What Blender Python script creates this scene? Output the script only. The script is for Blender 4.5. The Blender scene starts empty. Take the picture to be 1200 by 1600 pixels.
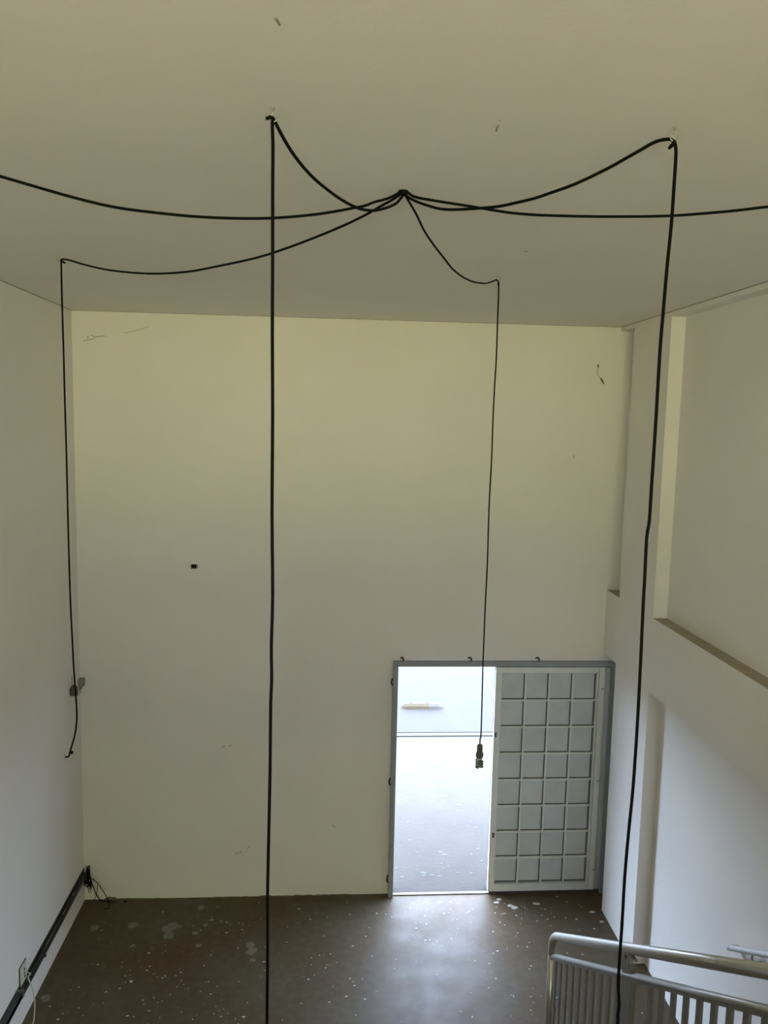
import bpy, bmesh, math, random
from mathutils import Vector, Matrix
random.seed(7)
C = bpy.context.scene.collection
S = bpy.context.scene

# ------------------------------------------------------------------ camera
F0 = 4.692                     # eye height above the hall floor
def _rot(yaw, pitch, roll):
    cy, sy = math.cos(yaw), math.sin(yaw); cp, sp = math.cos(pitch), math.sin(pitch); cr, sr = math.cos(roll), math.sin(roll)
    B = Matrix(((1,0,0),(0,0,-1),(0,1,0)))
    Rz = Matrix(((cy,-sy,0),(sy,cy,0),(0,0,1))); Rx = Matrix(((1,0,0),(0,cp,-sp),(0,sp,cp))); Rr = Matrix(((cr,-sr,0),(sr,cr,0),(0,0,1)))
    return Rr @ Rx @ B @ Rz
M3 = _rot(0.07098098, 0.11522337, 0.02210097); FPX = 1239.6
cam = bpy.data.cameras.new('camera'); cam_o = bpy.data.objects.new('camera', cam); C.objects.link(cam_o)
cam.sensor_fit = 'VERTICAL'; cam.sensor_height = 36; cam.lens = 36*FPX/1600; cam.clip_start = 0.05; cam.clip_end = 300
r, d, f = M3[0], M3[1], M3[2]
cam_o.matrix_world = Matrix(((r[0],-d[0],-f[0],0),(r[1],-d[1],-f[1],0),(r[2],-d[2],-f[2],F0),(0,0,0,1)))
S.camera = cam_o
# ------------------------------------------------------------------ world, sun, daylight, exposure
S.view_settings.view_transform = 'Standard'; S.view_settings.look = 'None'
S.view_settings.exposure = 0.13; S.view_settings.gamma = 1.0; S.view_settings.use_curve_mapping = False
W = bpy.data.worlds.new('sky'); S.world = W; W.use_nodes = True
bg = W.node_tree.nodes['Background']; bg.inputs[0].default_value = (0.575, 0.73, 1.0, 1); bg.inputs[1].default_value = 25.0
sun = bpy.data.lights.new('sun', 'SUN'); sun.energy = 3.0; sun.angle = math.radians(6); sun.color = (1.0, 0.96, 0.9)
sun_o = bpy.data.objects.new('sun', sun); C.objects.link(sun_o); sun_o.rotation_euler = (math.radians(4), math.radians(28), 0)
def area(name, loc, rot, sx, sy, power, col, portal=False):
    l = bpy.data.lights.new(name, 'AREA'); l.shape = 'RECTANGLE'; l.size = sx; l.size_y = sy; l.energy = power; l.color = col
    o = bpy.data.objects.new(name, l); C.objects.link(o); o.location = loc; o.rotation_euler = rot
    if portal: l.cycles.is_portal = True
    return o
# sunlit garden greenery outside the gallery window behind the camera
area('greenery_daylight', (0.0, -8.0, F0-1.1), (math.radians(98), 0, 0), 5.0, 1.8, 400, (1.0, 0.965, 0.38))
# added fill lamps inside the solid side walls, near camera height, out of frame
area('left_added_fill', (-2.28, -2.2, F0-0.45), (math.radians(38), 0, math.radians(-84)), 2.6, 1.2, 175, (1.0, 0.96, 0.86))
area('right_added_fill', (2.68, -2.2, F0-0.45), (math.radians(38), 0, math.radians(84)), 2.6, 1.2, 215, (1.0, 0.96, 0.86))
# added fill lamp in an invented opening under the landing
area('rear_added_fill', (0.0, -3.5, 1.45), (math.radians(90), 0, 0), 3.0, 2.1, 8, (1.0, 0.97, 0.95))
# sky seen through the doorway
area('doorway_sky', (1.2, 7.56, 1.2), (math.radians(-90), 0, 0), 1.15, 2.4, 10, (1, 1, 1), True)

# ------------------------------------------------------------------ helpers
def ray(x, y):
    v = Vector(((x-600)/FPX, (y-800)/FPX, 1)); return M3.transposed() @ v
CAM = Vector((0, 0, F0))
def onY(x, y, Y): v = ray(x, y); return CAM + v*(Y/v.y)
def onX(x, y, X): v = ray(x, y); return CAM + v*(X/v.x)
def onZ(x, y, Z): v = ray(x, y); return CAM + v*((Z-F0)/v.z)

def obj(name, bm, mat=None, parent=None, smooth=False, kind=None, label=None, cat=None, group=None):
    me = bpy.data.meshes.new(name); bmesh.ops.recalc_face_normals(bm, faces=bm.faces[:]); bm.to_mesh(me); bm.free()
    if mat: me.materials.append(mat)
    if smooth:
        for p in me.polygons: p.use_smooth = True
    o = bpy.data.objects.new(name, me); C.objects.link(o)
    if parent:
        o.parent = parent; o.matrix_parent_inverse = parent.matrix_world.inverted()
    tag(o, label, cat, group, kind); return o
def tag(o, label=None, cat=None, group=None, kind=None):
    if label: o['label'] = label
    if cat: o['category'] = cat
    if group: o['group'] = group
    if kind: o['kind'] = kind
def empty(name, loc, label, cat, group=None):
    o = bpy.data.objects.new(name, None); C.objects.link(o); o.location = loc; o.matrix_world = Matrix.Translation(loc)
    o.empty_display_size = 0.05; tag(o, label, cat, group); return o
def box(bm, x0, x1, y0, y1, z0, z1, bev=0.0):
    t = bmesh.new()
    vs = [t.verts.new((x, y, z)) for x in (x0, x1) for y in (y0, y1) for z in (z0, z1)]
    for q in ((0,1,3,2),(4,6,7,5),(0,4,5,1),(2,3,7,6),(0,2,6,4),(1,5,7,3)): t.faces.new([vs[i] for i in q])
    bmesh.ops.recalc_face_normals(t, faces=t.faces[:])
    if bev: bmesh.ops.bevel(t, geom=t.edges[:], offset=bev, segments=2, affect='EDGES', profile=0.5)
    me = bpy.data.meshes.new('tmp'); t.to_mesh(me); t.free(); bm.from_mesh(me); bpy.data.meshes.remove(me)
    return bm
def prism(bm, pts, axis, a0, a1):
    """polygon pts (2D) extruded along axis 'x' (pts=(y,z)), 'y' (pts=(x,z)) or 'z' (pts=(x,y))"""
    def P(p, a): return {'x': (a, p[0], p[1]), 'y': (p[0], a, p[1]), 'z': (p[0], p[1], a)}[axis]
    A = [bm.verts.new(P(p, a0)) for p in pts]; B = [bm.verts.new(P(p, a1)) for p in pts]
    n = len(pts); bm.faces.new(A); bm.faces.new(B[::-1])
    for i in range(n): bm.faces.new((A[i], A[(i+1) % n], B[(i+1) % n], B[i]))
    return bm
def tube(bm, pts, rad, n=10, caps=True):
    pts = [Vector(p) for p in pts]; R = rad if hasattr(rad, '__len__') else [rad]*len(pts)
    rings = []; prev = None
    for i, p in enumerate(pts):
        t = (pts[min(i+1, len(pts)-1)] - pts[max(i-1, 0)]).normalized()
        if prev is None:
            a = Vector((0,0,1)) if abs(t.z) < 0.9 else Vector((1,0,0)); u = t.cross(a).normalized()
        else:
            u = (prev - t*prev.dot(t)).normalized()
        prev = u; v = t.cross(u)
        rings.append([bm.verts.new(p + (u*math.cos(2*math.pi*k/n) + v*math.sin(2*math.pi*k/n))*R[i]) for k in range(n)])
    for a, b in zip(rings, rings[1:]):
        for k in range(n): bm.faces.new((a[k], a[(k+1) % n], b[(k+1) % n], b[k]))
    if caps: bm.faces.new(rings[0][::-1]); bm.faces.new(rings[-1])
    return bm
def spline(pts, k=4):
    pts = [Vector(p) for p in pts]; out = []
    for i in range(len(pts)-1):
        p0 = pts[max(i-1, 0)]; p1 = pts[i]; p2 = pts[i+1]; p3 = pts[min(i+2, len(pts)-1)]
        for j in range(k):
            t = j/k
            out.append(0.5*((2*p1) + (p2-p0)*t + (2*p0-5*p1+4*p2-p3)*t*t + (3*p1-p0-3*p2+p3)*t**3))
    out.append(pts[-1]); return out

# ------------------------------------------------------------------ materials
def mat(name, col, rough=0.6, metal=0.0, noise=None, bump=None, spec=None):
    """noise=(scale, amount) colour mottling, bump=(scale, strength)"""
    m = bpy.data.materials.new(name); m.use_nodes = True; nt = m.node_tree; N = nt.nodes; L = nt.links
    b = N['Principled BSDF']; b.inputs['Base Color'].default_value = (*col, 1); b.inputs['Roughness'].default_value = rough; b.inputs['Metallic'].default_value = metal
    if spec is not None: b.inputs['Specular IOR Level'].default_value = spec
    tc = N.new('ShaderNodeNewGeometry')
    if noise:
        n = N.new('ShaderNodeTexNoise'); n.inputs['Scale'].default_value = noise[0]; n.inputs['Detail'].default_value = 5
        L.new(tc.outputs['Position'], n.inputs['Vector'])
        mr = N.new('ShaderNodeMapRange'); mr.inputs[1].default_value = 0.3; mr.inputs[2].default_value = 0.7
        mr.inputs[3].default_value = 1-noise[1]; mr.inputs[4].default_value = 1+noise[1]*0.5
        L.new(n.outputs['Fac'], mr.inputs[0])
        mx = N.new('ShaderNodeVectorMath'); mx.operation = 'SCALE'; mx.inputs[0].default_value = col; L.new(mr.outputs[0], mx.inputs['Scale'])
        L.new(mx.outputs[0], b.inputs['Base Color'])
    if bump:
        n2 = N.new('ShaderNodeTexNoise'); n2.inputs['Scale'].default_value = bump[0]; n2.inputs['Detail'].default_value = 4
        L.new(tc.outputs['Position'], n2.inputs['Vector'])
        bp = N.new('ShaderNodeBump'); bp.inputs['Strength'].default_value = bump[1]; bp.inputs['Distance'].default_value = 0.01
        L.new(n2.outputs['Fac'], bp.inputs['Height']); L.new(bp.outputs[0], b.inputs['Normal'])
    return m
WALL = mat('wall_paint', (0.82, 0.79, 0.745), 0.85, noise=(1.3, 0.03), bump=(60, 0.12))
CEIL = mat('ceiling_paint', (0.81, 0.775, 0.73), 0.9, noise=(0.9, 0.03), bump=(40, 0.08))
RAW = mat('raw_plaster', (0.20, 0.15, 0.12), 0.95, noise=(30, 0.35))
DARK = mat('dark_gap', (0.02, 0.02, 0.018), 0.9)
CABLE = mat('black_cable', (0.003, 0.003, 0.003), 0.75, spec=0.12)
ZINC = mat('zinc_hook', (0.45, 0.43, 0.38), 0.4, 0.8)
RUST = mat('rebar_steel', (0.06, 0.055, 0.05), 0.7, 0.5)
DOORG = mat('door_grey_paint', (0.76, 0.785, 0.785), 0.5, noise=(9, 0.05))
FRAMEG = mat('frame_grey_paint', (0.30, 0.33, 0.35), 0.5, noise=(9, 0.08))
SHEET = mat('door_sheet_grey', (0.60, 0.635, 0.66), 0.55, noise=(4, 0.12))
GAPG = mat('gap_shadow_dark', (0.06, 0.06, 0.06), 0.8)  # dark gaps and small parts, also the shadow strips beside the door bars
STEEL = mat('rail_grey_paint', (0.56, 0.55, 0.52), 0.3, 0.85, noise=(12, 0.08))
BAR = mat('baluster_grey_paint', (0.17, 0.165, 0.15), 0.45, 0.2, noise=(12, 0.08))
HAND = mat('handrail_light_grey', (0.66, 0.66, 0.66), 0.4)
TRAY = mat('tray_dark_metal', (0.045, 0.045, 0.045), 0.45, 0.3, noise=(14, 0.3))
TRAYIN = mat('tray_inner_metal', (0.16, 0.16, 0.15), 0.5, 0.3, noise=(8, 0.35))
PLASTIC = mat('white_plastic', (0.62, 0.6, 0.55), 0.5)
LAMPG = mat('lamp_grey_glass', (0.17, 0.18, 0.15), 0.4)
SOCK = mat('lamp_socket_plastic', (0.10, 0.10, 0.085), 0.5)
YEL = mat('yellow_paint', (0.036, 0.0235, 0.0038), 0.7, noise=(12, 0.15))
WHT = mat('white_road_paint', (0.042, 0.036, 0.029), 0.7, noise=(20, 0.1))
SPECK = mat('paint_speck', (0.62, 0.58, 0.52), 0.7, noise=(20, 0.2))
PATCH = mat('plaster_patch', (0.21, 0.185, 0.15), 0.8, noise=(30, 0.25))
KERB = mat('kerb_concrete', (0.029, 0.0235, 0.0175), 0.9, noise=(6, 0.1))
OLIVE = mat('olive_plastic', (0.11, 0.10, 0.06), 0.7, noise=(40, 0.3))
GREYP = mat('grey_bracket', (0.27, 0.27, 0.25), 0.7)

MARK = mat('wall_scuff', (0.30, 0.27, 0.23), 0.9)
LEDGE_TONE = mat('ledge_layer', (0.42, 0.37, 0.28), 0.95, noise=(9, 0.12))  # darker, browner tone for the ledge tops
JOINT_SHADE = mat('ceiling_joint_shade', (0.26, 0.24, 0.18), 0.9)  # edge shadow put into a dark colour along the ceiling
def floor_material():
    m = bpy.data.materials.new('worn_concrete_floor'); m.use_nodes = True; N = m.node_tree.nodes; L = m.node_tree.links
    b = N['Principled BSDF']; b.inputs['Specular IOR Level'].default_value = 0.17; g = N.new('ShaderNodeNewGeometry')
    def noise(s, d=5):
        n = N.new('ShaderNodeTexNoise'); n.inputs['Scale'].default_value = s; n.inputs['Detail'].default_value = d; L.new(g.outputs['Position'], n.inputs['Vector']); return n
    n1 = noise(1.1); cr = N.new('ShaderNodeValToRGB'); L.new(n1.outputs['Fac'], cr.inputs[0])
    cr.color_ramp.elements[0].position = 0.32; cr.color_ramp.elements[0].color = (0.104, 0.067, 0.038, 1)
    cr.color_ramp.elements[1].position = 0.68; cr.color_ramp.elements[1].color = (0.116, 0.098, 0.066, 1)
    n2 = noise(14, 8); mr = N.new('ShaderNodeMapRange'); mr.inputs[1].default_value = 0.3; mr.inputs[2].default_value = 0.7; mr.inputs[3].default_value = 0.85; mr.inputs[4].default_value = 1.12
    L.new(n2.outputs['Fac'], mr.inputs[0])
    sc = N.new('ShaderNodeVectorMath'); sc.operation = 'SCALE'; L.new(cr.outputs[0], sc.inputs[0]); L.new(mr.outputs[0], sc.inputs['Scale'])
    L.new(sc.outputs[0], b.inputs['Base Color'])
    n3 = noise(3.0); r2 = N.new('ShaderNodeMapRange'); r2.inputs[1].default_value = 0.3; r2.inputs[2].default_value = 0.7; r2.inputs[3].default_value = 0.42; r2.inputs[4].default_value = 0.60
    L.new(n3.outputs['Fac'], r2.inputs[0]); L.new(r2.outputs[0], b.inputs['Roughness'])
    bp = N.new('ShaderNodeBump'); bp.inputs['Strength'].default_value = 0.15; bp.inputs['Distance'].default_value = 0.004; L.new(n2.outputs['Fac'], bp.inputs['Height']); L.new(bp.outputs[0], b.inputs['Normal'])
    return m
FLOOR = floor_material()
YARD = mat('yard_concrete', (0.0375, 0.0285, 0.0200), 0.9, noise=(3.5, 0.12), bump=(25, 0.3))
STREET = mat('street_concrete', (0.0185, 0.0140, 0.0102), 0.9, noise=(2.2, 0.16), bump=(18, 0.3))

# ------------------------------------------------------------------ setting
XL, XR, D = -2.304, 2.712, 7.4
XB = XR + 0.118                # back of the recesses in the right wall
ZC = F0 + 0.912                # ceiling
ZB0, ZB1 = F0-2.217, F0-1.59   # beam underside and top (landing level)
YREAR = -3.6
obj('floor', box(bmesh.new(), XL-0.15, XB+0.15, YREAR-0.15, D, -0.15, 0), FLOOR, kind='structure', label='worn brown concrete floor flecked with paint')
floor_o = bpy.data.objects['floor']
obj('ceiling', box(bmesh.new(), XL-0.15, XB+0.15, YREAR-0.15, D+0.15, ZC, ZC+0.2), CEIL, kind='structure', label='plain off-white ceiling')
obj('wall_left', box(bmesh.new(), XL-0.15, XL, YREAR-0.15, D+0.15, 0, ZC), WALL, kind='structure', label='plain white wall on the left')
# back wall with the doorway and a small square hole
DX0, DX1, DZ = 0.69, XB, F0-2.30
hx0, hx1, hz0, hz1 = -1.272, -1.205, F0-1.418, F0-1.375
bm = bmesh.new(); yb = D+0.15
box(bm, XL, hx0, D, yb, 0, ZC); box(bm, hx0, hx1, D, yb, 0, hz0); box(bm, hx0, hx1, D, yb, hz1, ZC)
box(bm, hx1, DX0, D, yb, 0, ZC); box(bm, DX0, DX1, D, yb, DZ, ZC)
bmesh.ops.remove_doubles(bm, verts=bm.verts, dist=1e-5)
wall_back = obj('wall_back', bm, WALL, kind='structure', label='white end wall with the doorway')
bm = bmesh.new(); box(bm, hx0, hx1, D+0.05, D+0.055, hz0, hz1); obj('hole_back', bm, DARK, wall_back)
bm = bmesh.new()
for i in range(9):
    a = 2*math.pi*i/9; cx = (hx0+hx1)/2 + 0.042*math.cos(a); cz = (hz0+hz1)/2 + 0.032*math.sin(a) + (0.01 if math.sin(a) > 0 else 0)
    prism(bm, [(cx+random.uniform(.5,1)*0.012*math.cos(k*1.05), cz+random.uniform(.5,1)*0.009*math.sin(k*1.05)) for k in range(6)], 'y', D-0.003-0.001*random.random(), D)
obj('plaster_chip', bm, WALL, wall_back)
bm = bmesh.new(); tube(bm, [onY(307.3, 881, D-0.002), onY(307.7, 886, D-0.004), onY(307.0, 891, D-0.002)], 0.0025, 6); obj('wire_end', bm, PLASTIC, wall_back)
for pix in (((347,1167),(352,1165.5)), ((357,1165.5),(362,1165)), ((368,1334),(372,1332)), ((374,1333),(377,1330)), ((386,1326),(390,1322.5)), ((519,1289),(524,1293)), ((896,711),(897,716))):
    bm = bmesh.new(); tube(bm, [onY(x, y, D) for x, y in pix], 0.0035, 5); obj('scuff', bm, MARK, wall_back)
# right wall: rear panel with column, beam and header standing proud of it
wall_right = obj('wall_right', box(bmesh.new(), XB, XB+0.15, YREAR-0.15, D+0.15, 0, ZC), WALL, kind='structure', label='white recessed wall panels on the right')
YC0, YC1 = 6.29, 7.06
bm = bmesh.new()
ys, zs = [YREAR, YC0, YC1, D], [0, ZB0, ZB1, F0+0.872, ZC]
def solid(i, j): return i == 1 or j in (1, 3)
# one welded body so that column, beam and header faces are flush
grid = {}
def V(x, y, z):
    k = (round(x,4), round(y,4), round(z,4))
    if k not in grid: grid[k] = bm.verts.new(k)
    return grid[k]
for i in range(3):
    for j in range(4):
        if not solid(i, j): continue
        y0, y1, z0, z1 = ys[i], ys[i+1], zs[j], zs[j+1]
        bm.faces.new([V(XR,y0,z0), V(XR,y1,z0), V(XR,y1,z1), V(XR,y0,z1)])
        for (di, dj, q) in ((-1,0,((y0,z0),(y0,z1))), (1,0,((y1,z0),(y1,z1))), (0,-1,((y0,z0),(y1,z0))), (0,1,((y0,z1),(y1,z1)))):
            ni, nj = i+di, j+dj
            if 0 <= ni < 3 and 0 <= nj < 4 and solid(ni, nj): continue
            (ya, za), (yb_, zb_) = q
            bm.faces.new([V(XR,ya,za), V(XR,yb_,zb_), V(XB,yb_,zb_), V(XB,ya,za)])
obj('trim_1', bm, WALL, kind='structure', label='white column and beam standing proud of the right wall')
for n_, (y0, y1) in enumerate(((YREAR+0.01, YC0-0.001), (YC1+0.001, D-0.001))):
    obj('ledge_layer', box(bmesh.new(), XR+0.001, XB, y0, y1, ZB1, ZB1+0.0015), LEDGE_TONE, bpy.data.objects['trim_1'])
obj('joint_shadow', box(bmesh.new(), XL, XL+0.005, YREAR, D, ZC-0.004, ZC), JOINT_SHADE, bpy.data.objects['ceiling'])  # thin dark strips stand in for the shadow at the ceiling edges
obj('joint_shadow', box(bmesh.new(), XR-0.004, XR, YREAR, D, ZC-0.004, ZC), JOINT_SHADE, bpy.data.objects['ceiling'])
obj('joint_shadow', box(bmesh.new(), XL, XR, D-0.003, D, ZC-0.003, ZC), JOINT_SHADE, bpy.data.objects['ceiling'])
# rear wall with the gallery window opening, landing, parapet
bm = bmesh.new(); wx0, wx1, wz0, wz1 = -1.9, 2.0, F0-1.35, F0+0.7
gx0, gx1, gz1 = -1.5, 1.5, 2.5  # invented opening for the low fill lamp
box(bm, XL, gx0, YREAR-0.15, YREAR, 0, wz0); box(bm, gx1, XB, YREAR-0.15, YREAR, 0, wz0); box(bm, gx0, gx1, YREAR-0.15, YREAR, gz1, wz0); box(bm, XL, XB, YREAR-0.15, YREAR, wz1, ZC)
box(bm, XL, wx0, YREAR-0.15, YREAR, wz0, wz1); box(bm, wx1, XB, YREAR-0.15, YREAR, wz0, wz1)
obj('wall_rear', bm, WALL, kind='structure', label='wall behind the landing with a wide window opening')
LAND = obj('trim_2', box(bmesh.new(), XL, XR-0.002, YREAR, 0.24, ZB1-0.25, ZB1), FLOOR, kind='structure', label='upper landing slab')
obj('trim_3', box(bmesh.new(), XL, 1.62, 0.12, 0.24, ZB1, F0-0.92), WALL, kind='structure', label='low white parapet of the landing')

# outdoors
GREEN = mat('screen_leaves', (0.05, 0.07, 0.02), 0.9, noise=(4, 0.5))
bm = bmesh.new(); random.seed(3); nx, nz = 40, 20; vv = []
for i in range(nx+1):
    for j in range(nz+1):
        vv.append(bm.verts.new((-14+28*i/nx+random.uniform(-.2,.2), -8.6-3.5*(j/nz)-random.uniform(0,.5), -0.5+13*j/nz+random.uniform(-.2,.2))))
for i in range(nx):
    for j in range(nz): bm.faces.new((vv[i*(nz+1)+j], vv[(i+1)*(nz+1)+j], vv[(i+1)*(nz+1)+j+1], vv[i*(nz+1)+j+1]))
obj('sky_screen_bank', bm, GREEN, label='invented green bank behind the building that screens the sky, out of the picture', cat='hedge')  # added to block the sky seen through the rear window
obj('trim_7', box(bmesh.new(), -14, 14, -12, YREAR-0.15, -0.3, -0.02), YARD, kind='structure', label='yard behind the building')
random.seed(7)
obj('trim_4', box(bmesh.new(), -12, 14, D, 11.36, -0.3, -0.012), YARD, kind='structure', label='pale concrete yard outside the door')
obj('trim_5', box(bmesh.new(), -30, 40, 11.52, 70, -0.3, -0.005), STREET, kind='structure', label='pale worn pavement beyond the kerb')
obj('kerb', box(bmesh.new(), -30, 40, 11.36, 11.47, -0.3, 0.006, 0.003), KERB, label='low pale concrete kerb across the yard outside the door', cat='kerb')
obj('trim_6', box(bmesh.new(), -30, 40, 11.47, 11.52, -0.3, -0.12), KERB, kind='structure', label='narrow gutter behind the kerb')
a = onZ(756, 1046, 0.0); b_ = onZ(773, 1090, 0.0); dr = (b_-a).normalized(); a = a - dr*1.5; b_ = b_ + dr*1.2; nrm = Vector((-dr.y, dr.x, 0))*0.03
bm = bmesh.new(); prism(bm, [(p.x, p.y) for p in (a+nrm, b_+nrm, b_-nrm, a-nrm)], 'z', -0.005, 0.0)
obj('painted_line', bm, WHT, label='thin white line painted on the pavement beyond the doorway', cat='road marking')
obj('trim_8', box(bmesh.new(), -4, 6, D+0.15, D+1.45, 2.75, 2.9), WALL, kind='structure', label='unseen slab added above the doorway outside to cut the high sky')  # added to keep high sky off the floor inside the door
# yellow and white parking stop
def stop():
    y0 = 12.55
    t = empty('parking_stop', (1.58, y0, -0.005), 'yellow and white concrete parking stop lying on the pavement outside', 'parking stop')
    prof = [(-0.075, 0), (0.075, 0), (0.065, 0.045), (0.035, 0.085), (-0.035, 0.085), (-0.065, 0.045)]
    def seg(x0, x1, t0=1.0, t1=1.0):
        bm = bmesh.new()
        A = [bm.verts.new((x0, y0+p[0]*t0, p[1]*t0-0.005)) for p in prof]; B = [bm.verts.new((x1, y0+p[0]*t1, p[1]*t1-0.005)) for p in prof]
        bm.faces.new(A); bm.faces.new(B[::-1])
        for i in range(6): bm.faces.new((A[i], A[(i+1)%6], B[(i+1)%6], B[i]))
        return bm
    obj('yellow_end', seg(1.26, 1.31, 0.55, 1), YEL, t); obj('yellow_block', seg(1.31, 1.70), YEL, t)
    obj('white_block', seg(1.70, 1.86), WHT, t, label='white end of the parking stop'); obj('white_end', seg(1.86, 1.93, 1, 0.5), WHT, t)
    for x in (1.41, 1.68):
        bm = bmesh.new(); tube(bm, [(x, y0, 0.07), (x, y0, 0.095)], 0.012, 8); obj('bolt', bm, RUST, t)
stop()

# ------------------------------------------------------------------ door frame and leaf (grey steel)
YF = 7.33
fr = empty('door_frame', (1.7, YF, 0), 'grey steel door frame fixed in front of the end wall', 'door frame')
fx0, fx1, fz = 0.648, 2.825, F0-2.291
obj('left_jamb', box(bmesh.new(), fx0, fx0+0.045, YF, D+0.06, 0, fz-0.045, 0.002), FRAMEG, fr)
bm = bmesh.new(); box(bm, fx0, fx1, YF, YF+0.055, fz-0.045, fz, 0.002); obj('header', bm, FRAMEG, fr)
bm = bmesh.new(); box(bm, fx1-0.045, fx1, YF, D+0.02, 0, fz-0.045, 0.002); obj('right_jamb', bm, FRAMEG, fr)
bm = bmesh.new(); box(bm, fx0+0.03, 1.66, YF+0.05, D+0.13, fz-0.062, fz-0.045); obj('header_lining', bm, DOORG, fr, label='pale underside lining of the header')
obj('threshold', box(bmesh.new(), fx0+0.045, 1.66, D-0.035, D-0.005, 0, 0.010), FRAMEG, fr)
obj('sill_stop', box(bmesh.new(), 1.66, fx1-0.045, YF+0.03, D+0.12, 0, 0.045), GAPG, fr)
obj('head_stop', box(bmesh.new(), 1.66, fx1-0.045, YF+0.03, D+0.12, fz-0.06, fz-0.045), GAPG, fr)
# bent anchor rods on header and left jamb
def anchor(x, y, side):
    bm = bmesh.new()
    if side == 'top':
        p = onY(x, y, YF+0.03); z = fz
        pts = [(p.x, YF+0.03, z-0.002), (p.x+0.010, YF+0.03, z+0.012), (p.x+0.006, YF+0.032, z+0.028), (p.x-0.008, YF+0.045, z+0.030), (p.x-0.012, YF+0.066, z+0.018)]
    else:
        p = onY(x, y, YF+0.03)
        pts = [(fx0+0.002, YF+0.03, p.z-0.03), (fx0-0.010, YF+0.03, p.z-0.024), (fx0-0.016, YF+0.035, p.z), (fx0-0.010, YF+0.045, p.z+0.018), (fx0-0.004, YF+0.066, p.z+0.022)]
    tube(bm, spline(pts, 4), 0.0075, 8); obj('anchor_rod', bm, RUST, fr, smooth=True)
for x in (629, 735, 841): anchor(x, 1028, 'top')
for y in (1066, 1222, 1374): anchor(610, y, 'side')

lf = empty('door_2', (2.2, YF, 0), 'closed grey steel door leaf with a grid of square panels', 'door')
lf['kind'] = 'structure'; del lf['category']
lx0, lx1, lz0, lz1 = 1.642, 2.775, F0-4.655, F0-2.347
gx = [1.705, 1.938, 2.172, 2.406, 2.640]; gz = [F0-2.410-i*0.2703 for i in range(9)]
YL = YF+0.012                                     # front face of the leaf frame
# stiles and rails
obj('left_stile', box(bmesh.new(), lx0, gx[0], YL, YL+0.04, lz0, lz1, 0.002), DOORG, lf)
obj('bottom_rail', box(bmesh.new(), gx[0], 2.66, YL, YL+0.04, lz0, gz[8]-0.006, 0.002), DOORG, lf)
obj('top_rail', box(bmesh.new(), gx[0], 2.66, YL, YL+0.04, gz[0]+0.006, lz1, 0.002), DOORG, lf)
obj('right_stile', box(bmesh.new(), 2.663, 2.722, YL, YL+0.04, lz0, lz1, 0.002), DOORG, lf)
obj('edge_strip', box(bmesh.new(), 2.726, lx1, YL+0.012, YL+0.05, lz0, lz1-0.006, 0.002), SHEET, lf)
obj('inner_bead', box(bmesh.new(), 2.640, 2.657, YL-0.006, YL+0.03, gz[8]-0.02, gz[0]+0.02, 0.002), DOORG, lf)
obj('bead_gap', box(bmesh.new(), 2.655, 2.664, YL+0.012, YL+0.03, lz0, lz1-0.002), GAPG, lf)
obj('outer_sheet', box(bmesh.new(), lx0, lx1, YL+0.05, YL+0.055, lz0, lz1), GAPG, lf)
obj('bottom_bead', box(bmesh.new(), gx[0], 2.640, YL-0.006, YL+0.01, gz[8]-0.017, gz[8]-0.004, 0.002), DOORG, lf)
pm = None
for c in range(4):
    for r_ in range(8):
        x0, x1, z1, z0 = gx[c], gx[c+1], gz[r_], gz[r_+1]
        o = obj('panel', box(bmesh.new(), x0+0.001, x1-0.001, YL+0.026, YL+0.034, z0+0.001, z1-0.001), SHEET, lf) if pm is None else bpy.data.objects.new('panel', pm)
        if pm is None: pm = o.data; ox, oz = x0, z0
        else:
            C.objects.link(o); o.parent = lf; o.matrix_parent_inverse = lf.matrix_world.inverted(); o.location = (x0-ox, 0, z0-oz)
for i in range(1, 4): obj('upright_bar', box(bmesh.new(), gx[i]-0.008, gx[i]+0.008, YL+0.0, YL+0.034, gz[8]-0.004, gz[0]+0.004, 0.0015), DOORG, lf)
for i in range(1, 8): obj('cross_bar', box(bmesh.new(), gx[0], gx[4], YL+0.001, YL+0.035, gz[i]-0.008, gz[i]+0.008, 0.0015), DOORG, lf)
for i in range(1, 9):  # dark strips that stand in for the shadow along the bars
    for c in range(4): obj('shadow_line', box(bmesh.new(), gx[c]+0.012, gx[c+1]-0.012, YL+0.020, YL+0.0265, gz[i]+0.007, gz[i]+0.015), GAPG, lf)
for i in range(1, 5): obj('shadow_line', box(bmesh.new(), gx[i]-0.014, gx[i]-0.007, YL+0.018, YL+0.0268, gz[8]+0.01, gz[0]-0.01), GAPG, lf)
for (x, y, w, h) in ((774.5, 1148, .008, .05), (770.5, 1305, .01, .055)):
    p = onY(x, y, YL); obj('strike_plate', box(bmesh.new(), p.x-w, p.x+w, YL-0.003, YL+0.001, p.z-h/2, p.z+h/2, 0.001), GAPG, lf)
for (x, y) in ((941, 1076.5), (933.5, 1220.5), (927, 1359)):
    p = onY(x, y, YL); bm = bmesh.new(); tube(bm, [(p.x, YL+0.002, p.z), (p.x, YL-0.005, p.z)], 0.009, 10)
    tube(bm, [(p.x+0.005, YL-0.003, p.z+0.002), (p.x+0.03, YL-0.004, p.z+0.012)], 0.003, 6); obj('bolt', bm, FRAMEG, lf)

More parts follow.
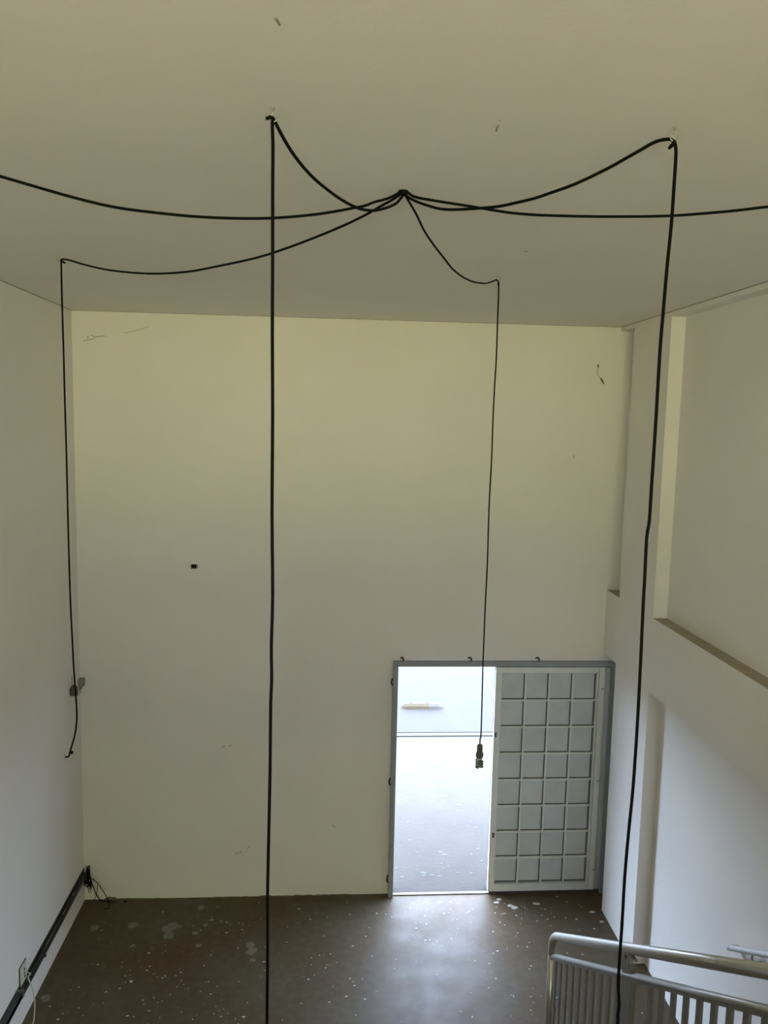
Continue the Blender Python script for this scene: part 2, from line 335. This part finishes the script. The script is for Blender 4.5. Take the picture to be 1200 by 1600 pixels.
# ------------------------------------------------------------------ cables
HUB = onZ(630, 298, ZC)
def hook(px, loc=None, label=''):
    p = onZ(px[0], px[1], ZC) if px else Vector(loc)
    t = empty('ceiling_hook', p, label, 'hook')
    bm = bmesh.new(); tube(bm, [(p.x, p.y, ZC-0.006), (p.x, p.y, ZC)], 0.005, 12); obj('base', bm, ZINC, t)
    bm = bmesh.new(); pts = [(p.x, p.y, ZC-0.005), (p.x, p.y, ZC-0.018)]
    for k in range(14):
        a = math.radians(90 + k*23); pts.append((p.x+0.011*math.cos(a), p.y, ZC-0.029+0.011*math.sin(a)))
    tube(bm, spline(pts, 2), 0.0022, 8); obj('eye', bm, ZINC, t, smooth=True)
    return p
def in_plane(pix, H):
    """points of a sagging cable, in the vertical plane through the hub and its hook"""
    n = Vector((H.y-HUB.y, -(H.x-HUB.x), 0)); out = []
    for q in pix:
        v = ray(*q); t = (HUB-CAM).dot(n)/v.dot(n); p = CAM+v*t; p.z = min(p.z, ZC-0.007); out.append(p)
    return out
RC = 0.0053
def hang(pix, H): return [onY(x, y, H.y) for x, y in pix]
A = hook((427, 168), None, 'small eye hook in the ceiling above the near left hanging cable')
B = hook((1054, 199), None, 'small eye hook in the ceiling above the near right hanging cable')
Cc = hook((92, 396), None, 'small eye hook in the ceiling close to the left wall')
Dd = hook((779, 427), None, 'small eye hook above the cable that carries the bulb')
E_ = hook(None, (-1.95, 2.86, ZC), 'ceiling eye hook beyond the left edge of the picture')
F_ = hook(None, (2.35, 2.95, ZC), 'ceiling eye hook beyond the right edge of the picture')
G = 'black cables fanning out from the middle of the ceiling'
def knot(p, parent, r=0.0065, d=(1, 0.3, -0.5)):
    bm = bmesh.new(); v = Vector(d).normalized(); tube(bm, [p-v*0.006, p, p+v*0.013], [r*0.8, r, r*0.7], 8)
    obj('tape_knot', bm, CABLE, parent, smooth=True)
def cable(label, sag, drop, knot_at=None, kd=(1, 0.3, -0.5), rad=RC, name='hanging_cable'):
    pts = spline(sag, 3) + spline(drop, 3)[0:]
    bm = bmesh.new(); tube(bm, pts, rad, 10)
    if name:
        o = obj(name, bm, CABLE, None, smooth=True, label=label, cat='cable', group=G)
    else: return bm
    if knot_at: knot(knot_at, o, d=kd)
    return o
sagA = in_plane([(630,299),(630,304),(626,310),(620,317),(610,322.5),(598,326.5),(585,329),(570,328),(555,323.5),(535,313),(515,299),(493,281),(473,260),(455,236),(443,216),(434,199),(429,189)], A)
dropA = hang([(426,184),(425.5,200),(426.5,230),(426,300),(426,400),(425.5,520),(426,650),(425,800),(426,930),(424,1010),(424.5,1060),(423,1100),(422,1200),(420,1300),(418,1400),(418,1500),(417,1600)], A)
dropA += [Vector((dropA[-1].x, A.y, z)) for z in (2.0, 1.5, 1.2)]
cable('thick black cable hanging full height left of the picture middle', sagA, dropA, dropA[0]+Vector((-0.008, 0, 0)), (-1, 0.2, -0.2))
sagB = in_plane([(631,299),(633,304),(640,309.5),(651,315),(667.5,321),(690,326.7),(715,327.4),(747.5,325.5),(780,322.5),(810,316),(835,310),(860,301.5),(900,287),(950,263),(975,249),(1000,235),(1020,223.5),(1035,218.5),(1048,217.5)], B)
dropB = hang([(1054,222),(1056,232),(1056,245),(1054.5,270),(1052.5,300),(1049,350),(1042,420),(1036,490),(1031,551),(1024.6,660),(1018,760),(1014.6,813),(1010.5,840),(1007.5,900),(1005,945),(999.7,1060),(995,1145),(989,1232),(982,1302),(976,1372),(972,1442),(968,1500),(966,1540),(967.5,1570),(965,1590),(965,1610)], B)
dropB += [Vector((dropB[-1].x-0.01*i, B.y, z)) for i, z in enumerate((2.0, 1.6, 1.2))]
cable('thick black cable hanging in front of the right column and stair railing', sagB, dropB, dropB[0]+Vector((-0.008, 0, -0.01)), (-1, 0, -1.1))
sagC = in_plane([(629,299),(626,303),(620,307.5),(610,314),(595,322),(580,331),(560,341.5),(540,351),(500,368),(450,387),(400,403),(340,416),(290,425),(230,427.5),(170,422),(130,413),(110,407),(99,405)], Cc)
dropC = hang([(95.5,406),(95.8,420),(97,475),(99.4,550),(101,616),(103.5,698),(105.5,780),(107.5,860),(110,940),(113,1000),(115,1040),(118,1082),(120,1112),(119.5,1130),(117,1148),(113.7,1160),(110.5,1171),(108.6,1178),(107.5,1181.5),(105,1182.8),(101.5,1182.5)], Cc)
oC = cable('thin black cable near left wall ending in a bare bent tip', sagC, dropC, dropC[0]+Vector((0.012, 0, -0.012)), (1, 0, -0.6))
bm = bmesh.new(); tube(bm, hang([(102,1182.5),(101.5,1181),(100.6,1178.5),(99.8,1176)], Cc), 0.002, 6); obj('bare_wire_tip', bm, ZINC, oC)
q = onY(111, 1175.5, Cc.y); bm = bmesh.new(); box(bm, q.x-0.006, q.x+0.012, q.y-0.006, q.y+0.006, q.z-0.010, q.z+0.008, 0.002); obj('tape_tab', bm, CABLE, oC)
sagD = in_plane([(630,299),(631,302),(637.5,312.5),(650,334),(662.5,360),(677.5,382.5),(695,405),(707.5,420.5),(722.5,432.5),(740,440.5),(757.5,442.8),(767.5,440.5),(775,437.3)], Dd)
dropD = hang([(779,440),(779,460),(777.5,500),(775.5,560),(773,600),(770.5,650),(768,720),(765.5,765),(763.5,810),(761.5,880),(758.5,940),(756,1000),(754,1060),(752.5,1120),(751.5,1148),(750,1156),(750,1164)], Dd)
lamp = empty('hanging_lamp', dropD[-1], 'compact fluorescent bulb hanging on a thin black cable before the doorway', 'lamp')
obj('cable', cable('', sagD, dropD, name=None, rad=0.0046), CABLE, lamp, smooth=True); knot(dropD[0]+Vector((0, 0, -0.012)), lamp, 0.007, (0.1, 0, -1))
L0 = onY(750, 1164, Dd.y); cx, cy = L0.x, L0.y
bm = bmesh.new(); tube(bm, [(cx, cy, L0.z+0.004), (cx, cy, L0.z), (cx, cy, L0.z-0.010), (cx, cy, L0.z-0.052)], [0.012, 0.016, 0.019, 0.019], 16); obj('socket', bm, SOCK, lamp, smooth=False)
bm = bmesh.new(); tube(bm, [(cx, cy, L0.z-0.052), (cx, cy, L0.z-0.056), (cx, cy, L0.z-0.078), (cx, cy, L0.z-0.088)], [0.022, 0.025, 0.025, 0.019], 8); obj('collar', bm, SOCK, lamp)
bm = bmesh.new(); tube(bm, [(cx, cy, L0.z-0.088), (cx, cy, L0.z-0.098)], 0.017, 16); obj('base', bm, PLASTIC, lamp)
pts = []
for k in range(105):
    t = k/104; a = t*2*math.pi*3.6; rr = 0.022 if 0.05 < t < 0.97 else 0.014
    pts.append((cx+0.001+rr*math.cos(a), cy+rr*math.sin(a), L0.z-0.096-0.062*t))
bm = bmesh.new(); tube(bm, pts, 0.0052, 8); obj('spiral_tube', bm, LAMPG, lamp, smooth=True)
def extrap(pts, H, n=5, z1=None):
    """carry a sagging cable on to its hook outside the frame"""
    p = pts[-1]; s = (pts[-1]-pts[-2]); hl = math.hypot(s.x, s.y); m0 = s.z/hl
    Lh = math.hypot(H.x-p.x, H.y-p.y); dz = (ZC-0.03)-p.z; k = (dz-m0*Lh)/(Lh*Lh); out = []
    for i in range(1, n+1):
        t = i/n; l = Lh*t; out.append(Vector((p.x+(H.x-p.x)*t, p.y+(H.y-p.y)*t, p.z+m0*l+k*l*l)))
    return out
sagE = in_plane([(629,299),(625,300.5),(618,304.5),(610,308.5),(600,312),(585,315.8),(570,321.5),(550,325.5),(520,331),(480,336.5),(420,341),(360,341),(300,338),(240,332),(180,324),(120,310),(60,293),(0,275.5)], E_)
sagE += extrap(sagE, E_); oE = cable('black cable sagging from the ceiling middle to the upper left edge', sagE, [Vector((E_.x-0.004, E_.y, z)) for z in (ZC-0.036, ZC-0.3, 4.2, 2.6, 1.3)])
sagF = in_plane([(632,299),(637.5,301),(647.5,307.5),(672.5,312.5),(697.5,316.5),(735,322.5),(772.5,328.7),(797.5,332.5),(835,335.7),(870,337),(910,338),(960,338.5),(1040,337.5),(1100,333.5),(1150,329),(1200,323)], F_)
sagF += extrap(sagF, F_); oF = cable('black cable sagging from the ceiling middle to the right edge', sagF, [Vector((F_.x+0.004, F_.y, z)) for z in (ZC-0.036, ZC-0.3, 4.2, 3.2)])
bm = bmesh.new(); tube(bm, [(HUB.x, HUB.y, ZC-0.014), (HUB.x, HUB.y, ZC-0.006), (HUB.x, HUB.y, ZC)], [0.016, 0.022, 0.020], 14)
obj('cable_outlet', bm, CABLE, label='black cable outlet in the ceiling where the six cables meet', cat='cable outlet')

# ------------------------------------------------------------------ stair, railing, handrail
SX0, SX1 = 1.60, XR-0.003; TR, RI = 0.28, ZB1/17; Y0 = 5.16
st = empty('staircase', (2.2, Y0, 0), 'concrete staircase rising along the right wall beside the grey railing', 'staircase')
for k in range(16):
    y1 = Y0-TR*k; obj('step', box(bmesh.new(), SX0, SX1, y1-TR, y1, max(0, RI*(k-1.2)), RI*(k+1), 0.006), FLOOR, st)
RX = 1.65; SL = (2.694-1.086)/(5.138-2.618)      # slope of the rail
def rz(y): return 1.086 + (5.138-y)*SL
rl = empty('stair_railing', (RX, 5.14, 0), 'grey metal stair railing with flat balusters at the lower right', 'railing')
pts = [(RX, 5.195, 0.0), (RX, 5.195, 0.9), (RX, 5.195, rz(5.195)-0.10), (RX, 5.192, rz(5.19)-0.055), (RX, 5.175, rz(5.17)-0.018), (RX, 5.14, rz(5.14)), (RX, 5.05, rz(5.05))]
bm = bmesh.new(); tube(bm, [Vector((RX, 5.195, 0)), Vector((RX, 5.195, rz(5.195)-0.10))], 0.0275, 16); obj('end_post', bm, STEEL, rl, smooth=True)
bm = bmesh.new(); arc = []
arc = spline([(RX, 5.195, rz(5.195)-0.14), (RX, 5.195, rz(5.195)-0.09), (RX, 5.188, rz(5.188)-0.045), (RX, 5.162, rz(5.162)-0.016), (RX, 5.12, rz(5.12)-0.002), (RX, 5.06, rz(5.06)), (RX, 4.95, rz(4.95))], 5) + [Vector((RX, 3.5, rz(3.5))), Vector((RX, 0.45, rz(0.45)))]
tube(bm, arc, 0.029, 18); obj('top_rail', bm, STEEL, rl, smooth=True)
LD = 0.152                                         # lower rail below the top rail
bm = bmesh.new(); tube(bm, [(RX, 5.19, rz(5.19)-LD), (RX, 0.45, rz(0.45)-LD)], 0.0185, 14); obj('mid_rail', bm, STEEL, rl, smooth=True)
bm = bmesh.new(); y_a, y_b = 5.18, 0.45
prism(bm, [(y_a, rz(y_a)-LD-0.014), (y_a, rz(y_a)-LD-0.030), (y_b, rz(y_b)-LD-0.030), (y_b, rz(y_b)-LD-0.014)], 'x', RX-0.017, RX+0.017); obj('flat_channel', bm, BAR, rl)
bm = bmesh.new(); zz = 0.16
def lowz(y): return rz(y)-0.90+0.08
prism(bm, [(y_a, lowz(y_a)), (y_a, lowz(y_a)-0.03), (y_b, lowz(y_b)-0.03), (y_b, lowz(y_b))], 'x', RX-0.014, RX+0.014); obj('bottom_rail', bm, BAR, rl)
base_me = None
ys_b = [4.993-0.1252*i for i in range(9)] + [3.575-0.1212*i for i in range(10)] + [2.19-0.124*i for i in range(14)]
for y in [5.10] + ys_b:
    if base_me is None:
        bm = bmesh.new(); h = 0.90-0.08-LD-0.028+0.02
        box(bm, RX-0.007, RX+0.007, y-0.020, y+0.020, lowz(y)-0.01, lowz(y)-0.01+h, 0.001); o = obj('baluster', bm, BAR, rl); base_me = o.data; by = y
    else:
        o = bpy.data.objects.new('baluster', base_me); C.objects.link(o); o.parent = rl; o.matrix_parent_inverse = rl.matrix_world.inverted(); o.location = (0, y-by, lowz(y)-lowz(by))
for y in (3.845, 2.33):
    bm = bmesh.new(); box(bm, RX-0.016, RX+0.016, y-0.062, y+0.062, max(0, rz(y)-1.1), rz(y)-0.075, 0.004); obj('post', bm, BAR, rl)
    bm = bmesh.new(); tube(bm, [(RX, y, rz(y)-0.085), (RX, y, rz(y)-0.02)], 0.017, 12); obj('post_stub', bm, STEEL, rl)
    bm = bmesh.new(); tube(bm, [(RX, y-0.012, rz(y)-0.030), (RX, y-0.075, rz(y)-0.012)], 0.010, 8); obj('post_bracket', bm, BAR, rl)
HX = XB-0.075
def hz(y): return F0-3.43 + (4.78-y)*SL
p0 = onX(1140, 1481, HX); hb = p0.z + 0
def hz(y): return hb + (p0.y-y)*0.60
hr = empty('wall_handrail', p0, 'light grey wall handrail on brackets at the lower right edge', 'handrail')
bm = bmesh.new(); tube(bm, spline([(XB, p0.y+0.02, hz(p0.y+0.02)), (XB-0.03, p0.y+0.02, hz(p0.y+0.02)), (HX+0.012, p0.y+0.012, hz(p0.y+0.01)), (HX, p0.y-0.02, hz(p0.y-0.02)), (HX, p0.y-0.2, hz(p0.y-0.2)), (HX, 2.6, hz(2.6)), (HX, 0.9, hz(0.9))], 5), 0.019, 14)
obj('rail', bm, HAND, hr, smooth=True)
for y in (p0.y-0.27, p0.y-1.4, p0.y-2.5):
    z = hz(y)
    bm = bmesh.new(); tube(bm, [(XB-0.006, y, z-0.07), (XB, y, z-0.07)], 0.036, 18); obj('bracket_plate', bm, HAND, hr)
    bm = bmesh.new(); tube(bm, spline([(XB-0.004, y, z-0.07), (HX+0.02, y, z-0.072), (HX+0.002, y, z-0.05), (HX, y, z-0.012)], 4), 0.0075, 8); obj('bracket_arm', bm, FRAMEG, hr, smooth=True)

# ------------------------------------------------------------------ left wall: cable tray, socket, tangle, corner outlet
tz = F0-4.40; TD, TH = 0.052, 0.045
tr = empty('cable_tray', (XL, 6.2, tz), 'dark metal cable tray running low along the left wall', 'cable tray')
ya, ybk = 2.2, D-0.02
bm = bmesh.new(); box(bm, XL, XL+TD, ya, ybk, tz, tz+0.003); obj('tray_bottom', bm, TRAYIN, tr)
bm = bmesh.new(); box(bm, XL, XL+0.004, ya, ybk, tz, tz+TH); box(bm, XL+0.002, XL+0.010, ya, ybk, tz+TH-0.004, tz+TH); obj('back_flange', bm, TRAY, tr)
bm = bmesh.new(); box(bm, XL+TD-0.004, XL+TD, ya, ybk, tz, tz+TH-0.006); box(bm, XL+TD-0.012, XL+TD, ya, ybk, tz+TH-0.010, tz+TH-0.006); obj('front_flange', bm, TRAY, tr)
bm = bmesh.new(); box(bm, XL, XL+TD, ya, 5.72, tz+0.004, tz+TH+0.003, 0.002); obj('tray_cover', bm, TRAY, tr)
bm = bmesh.new(); box(bm, XL-0.0, XL+TD+0.004, 5.70, 5.735, tz-0.002, tz+TH+0.006, 0.002); obj('joint_clip', bm, TRAYIN, tr)
bm = bmesh.new(); p = onX(70, 1492, XL+TD); tube(bm, [(XL+TD-0.002, p.y, tz+0.005), (XL+TD+0.012, p.y, tz+0.002)], 0.012, 10); obj('tray_bolt', bm, TRAY, tr)
for (a_, b2) in ((6.72, 6.80), (7.0, 7.05)):
    bm = bmesh.new(); tube(bm, [(XL+0.02, a_, tz+0.008), (XL+0.03, b2, tz+0.010)], 0.006, 6); obj('mortar_blob', bm, PLASTIC, tr)
for s, (yy0, yy1) in enumerate(((6.22, 6.62), (6.3, 6.5))):
    bm = bmesh.new(); tube(bm, spline([(XL+0.03-0.01*s, yy0, tz+0.007), (XL+0.024, (yy0+yy1)/2, tz+0.010), (XL+0.032, yy1, tz+0.007)], 4), 0.004, 6); obj('pale_wire', bm, HAND, tr)
bm = bmesh.new(); box(bm, XL+TD-0.012, XL+TD+0.006, D-0.055, D-0.002, tz-0.03, tz+TH+0.02, 0.002); obj('end_cap', bm, TRAY, tr)
# socket plate
so = empty('wall_socket', (XL, 5.84, F0-4.30), 'white socket plate low on the left wall behind the tray', 'socket')
obj('plate', box(bmesh.new(), XL, XL+0.012, 5.785, 5.905, F0-4.385, F0-4.225, 0.003), PLASTIC, so)
obj('plate_shadow', box(bmesh.new(), XL, XL+0.005, 5.78, 5.91, F0-4.39, F0-4.22), DARK, so)  # dark rim standing in for the shadow around the plate
for z in (F0-4.275, F0-4.305, F0-4.335):
    obj('slot', box(bmesh.new(), XL+0.011, XL+0.0145, 5.852, 5.866, z-0.008, z+0.008), DARK, so)
bm = bmesh.new(); tube(bm, spline([(XL+0.012, 5.86, F0-4.30), (XL+0.06, 5.85, F0-4.31), onX(44, 1527, XL+0.10), onX(50, 1543, XL+0.12), onX(54, 1562, XL+0.13), onX(54, 1580, XL+0.13), onX(50, 1604, XL+0.12), (XL+0.10, 5.42, 0.006), (XL+0.14, 5.2, 0.004)], 5), 0.0042, 8)
obj('white_cord', bm, PLASTIC, smooth=True, label='thin white cord dropping from the socket to the floor', cat='cord')
# tangle of wires at the end of the tray
tg = empty('wire_tangle', (XL+0.09, D-0.08, F0-4.50), 'tangle of black wires hanging from tray end in the left corner', 'wires')
def wire(pix, Y, r=0.003, name='wire', m=CABLE):
    pts = [onY(x, y, Y if not hasattr(Y, '__len__') else Y[i]) for i, (x, y) in enumerate(pix)]
    bm = bmesh.new(); tube(bm, spline(pts, 4), r, 6); obj(name, bm, m, tg, smooth=True)
for i in range(15):
    c0 = (random.uniform(136, 140), random.uniform(1352, 1372)); pts = [c0]
    for k in range(4): pts.append((random.uniform(131, 144), random.uniform(1366, 1388)))
    wire(pts, [D-random.uniform(0.03, 0.10) for _ in pts], random.choice((0.0022, 0.003, 0.0038)))
BLUE = mat('blue_wire', (0.03, 0.05, 0.07), 0.5)
wire([(139,1380),(143,1384),(142,1390),(139,1388)], D-0.05, 0.003, 'wire', BLUE); wire([(138,1384),(138.5,1393),(140,1395),(141.5,1392),(141,1386)], D-0.04, 0.0025)
wire([(141,1372),(147,1375),(153,1381),(160,1391),(166,1401),(170,1410),(171,1416),(169,1419.5),(162,1420.3)], [D-0.05]*5+[D-0.06,D-0.12,D-0.16,D-0.17], 0.0035)
wire([(142,1378),(146,1386),(149,1395),(153,1402),(158,1407),(170,1409),(184,1410),(196,1410)], [D-0.03]*4+[D-0.03,D-0.05,D-0.05,D-0.05], 0.0038)
wire([(152,1383),(152,1392),(150,1400),(146.5,1407)], D-0.02, 0.003)
q = onY(196.5, 1410, D-0.05); bm = bmesh.new(); tube(bm, [q+Vector((-0.02,0,0.004)), q+Vector((0.012,0,0.004))], 0.009, 8); obj('taped_end', bm, CABLE, tg)
# corner outlet piece
co = empty('corner_bracket', onY(120, 1078, 7.33), 'small olive and grey bracket in the left corner of the end wall', 'bracket')
c1 = onX(112, 1080, XL); 
bm = bmesh.new(); pz = c1.z
pts2 = [onX(x, y, XL+0.001) for x, y in ((109,1087.5),(108.3,1078),(110,1074),(113,1070.5),(116.5,1075),(117,1087.5))]
A_ = [bm.verts.new(p) for p in pts2]; B_ = [bm.verts.new(p+Vector((0.03, 0, 0.004))) for p in pts2]
bm.faces.new(A_); bm.faces.new(B_[::-1]); n_ = len(A_)
for i in range(n_): bm.faces.new((A_[i], A_[(i+1)%n_], B_[(i+1)%n_], B_[i]))
obj('olive_cap', bm, OLIVE, co)
bm = bmesh.new()
pts2 = [onY(x, y, D-0.03) for x, y in ((120,1063.5),(127.5,1063),(129,1069),(127.5,1076),(121,1084),(118.5,1086),(118,1076))]
A_ = [bm.verts.new(p) for p in pts2]; B_ = [bm.verts.new(p+Vector((0.0, 0.03, 0))) for p in pts2]; n_ = len(A_)
bm.faces.new(A_); bm.faces.new(B_[::-1])
for i in range(n_): bm.faces.new((A_[i], A_[(i+1)%n_], B_[(i+1)%n_], B_[i]))
obj('grey_arm', bm, GREYP, co)
p = onY(122, 1067, D-0.034); bm = bmesh.new(); tube(bm, [(p.x, D-0.03, p.z), (p.x, D-0.036, p.z)], 0.01, 8); obj('screw', bm, OLIVE, co)
bm = bmesh.new(); tube(bm, [onX(112.3, 1056, XL+0.004), onX(112.5, 1070, XL+0.004)], 0.003, 6); obj('wire', bm, GREYP, co)
bm = bmesh.new(); tube(bm, [onY(121, 1087, D-0.02), onY(127, 1080, D-0.02)], 0.004, 6); obj('lower_wire', bm, GREYP, co)
obj('backing', box(bmesh.new(), XL, XL+0.05, D-0.06, D, pz-0.02, pz+0.05, 0.004), GREYP, co)

# ------------------------------------------------------------------ small marks
def crack(pix, Y, r=0.0016, m=None, parent=wall_back):
    bm = bmesh.new(); tube(bm, spline([onY(x, y, Y) for x, y in pix], 3), r, 5); obj('hairline_crack', bm, m or OLIVE, parent)
CRK = mat('crack_shade', (0.28, 0.26, 0.19), 0.9)
crack([(142,523),(148,526.5),(154,526),(164,525)], D, 0.003, CRK); crack([(130,533),(136,531),(142,531),(148,528)], D, 0.0025, CRK); crack([(137,526),(137.5,528)], D, 0.005, CRK)
crack([(195,520),(205,518.5),(215,516),(232,510)], D, 0.0018, CRK)
ww = obj('loose_wire', tube(bmesh.new(), spline([onY(x, y, D-0.012) for x, y in ((934.5,569),(934.3,576),(933.5,582),(935.5,588),(938.5,592))], 4), 0.0022, 6), CRK, label='thin loose wire sprouting high on the end wall at right', cat='wire')
obj('wire_tip', tube(bmesh.new(), [onY(x, y, D-0.014) for x, y in ((938.5,590.5),(941,595),(944,600))], [0.005, 0.008, 0.003], 8), OLIVE, ww)
obj('bare_end', tube(bmesh.new(), [onY(x, y, D-0.012) for x, y in ((934.5,569.5),(934.7,574))], 0.006, 8), OLIVE, ww)
ceil = bpy.data.objects['ceiling']
for pix, rr in (([(781.5,187),(781,188)], 0.0035), ([(779,195),(776.5,199),(775.5,204)], 0.004), ([(431,27),(433.5,31),(437,38)], 0.004), ([(821,391.5),(823,392.5)], 0.005)):
    bm = bmesh.new(); tube(bm, [onZ(x, y, ZC+0.0018) for x, y in pix], rr, 6); obj('ceiling_mark', bm, CRK, ceil)
# chipped plaster along the foot of the end wall
bm = bmesh.new(); x = XL+0.25
while x < 0.55:
    w = random.uniform(0.02, 0.16); h = random.uniform(0.003, 0.013)
    if random.random() < 0.65:
        n_ = 5; top = [(x+w*(1-i/n_), h*random.uniform(0.4, 1)) for i in range(n_+1)]
        prism(bm, [(x, 0), (x+w, 0)] + top, 'y', D-random.uniform(0.004, 0.012), D)
    x += w
obj('plaster_edge', bm, RAW, wall_back, kind='stuff')
bm = bmesh.new(); prism(bm, [(-2.13, 0), (-1.99, 0), (-2.01, 0.02), (-2.08, 0.026)], 'y', D-0.006, D); obj('broken_plaster', bm, RAW, wall_back)
# flecks of dried paint on the floors
def blob(bm, x, y, z, r, sx=1.0, n=8):
    a0 = random.random()*6.28; vs = []
    for k in range(n):
        a = a0+2*math.pi*k/n; q = r*random.uniform(0.6, 1.1); vs.append(bm.verts.new((x+q*math.cos(a)*sx, y+q*math.sin(a), z)))
    top = bm.verts.new((x, y, z+0.0008))
    for k in range(n): bm.faces.new((vs[k], vs[(k+1)%n], top))
bm = bmesh.new()
for (x, y, r_) in ((265,1450,.07),(262,1462,.06),(270,1445,.05),(208,1445,.055),(314,1418,.045),(391,1477,.05),(393,1487,.06),(321,1445,.028),(305,1458,.035),(147,1450,.05),(311,1477,.03),(395,1500,.03),(280,1448,.03),(208,1478,.03),(72,1560,.05)):
    p = onZ(x, y, 0.0012); blob(bm, p.x, p.y, 0.0012, r_, 1.0, 11)
obj('dried_patch', bm, PATCH, floor_o, kind='stuff')
bm = bmesh.new()
clusters = [(random.uniform(XL+0.1, XR-0.1), random.uniform(5.2, 7.2)) for _ in range(22)]
for i in range(560):
    if random.random() < 0.6:
        c = random.choice(clusters); x = random.gauss(c[0], 0.22); y = random.gauss(c[1], 0.18)
    else: x = random.uniform(XL+0.1, XR-0.1); y = random.uniform(4.5, 7.3)
    if not (XL+0.06 < x < XR-0.06 and 3.5 < y < 7.32): continue
    r_ = 0.0028+abs(random.gauss(0, 0.0038)); blob(bm, x, y, 0.001, r_, random.uniform(0.8, 1.8), 6)
obj('paint_fleck', bm, SPECK, floor_o, kind='stuff')
bm = bmesh.new()
for i in range(150): blob(bm, random.uniform(0.6, 2.6), random.choice((random.uniform(7.7, 9.2), random.uniform(7.7, 11.2))), -0.010, 0.004+abs(random.gauss(0, 0.007)), random.uniform(0.8, 2), 6)
obj('yard_fleck', bm, WHT, bpy.data.objects['trim_4'], kind='stuff')
bm = bmesh.new()
for (x, y) in ((779,1405),(776,1410),(797,1415),(804,1418),(838,1412),(925,1425),(940,1440)):
    p = onZ(x, y, 0.001); blob(bm, p.x, p.y, 0.0015, random.uniform(0.015, 0.03), 1.5, 8)
obj('debris', bm, SPECK, floor_o, kind='stuff')
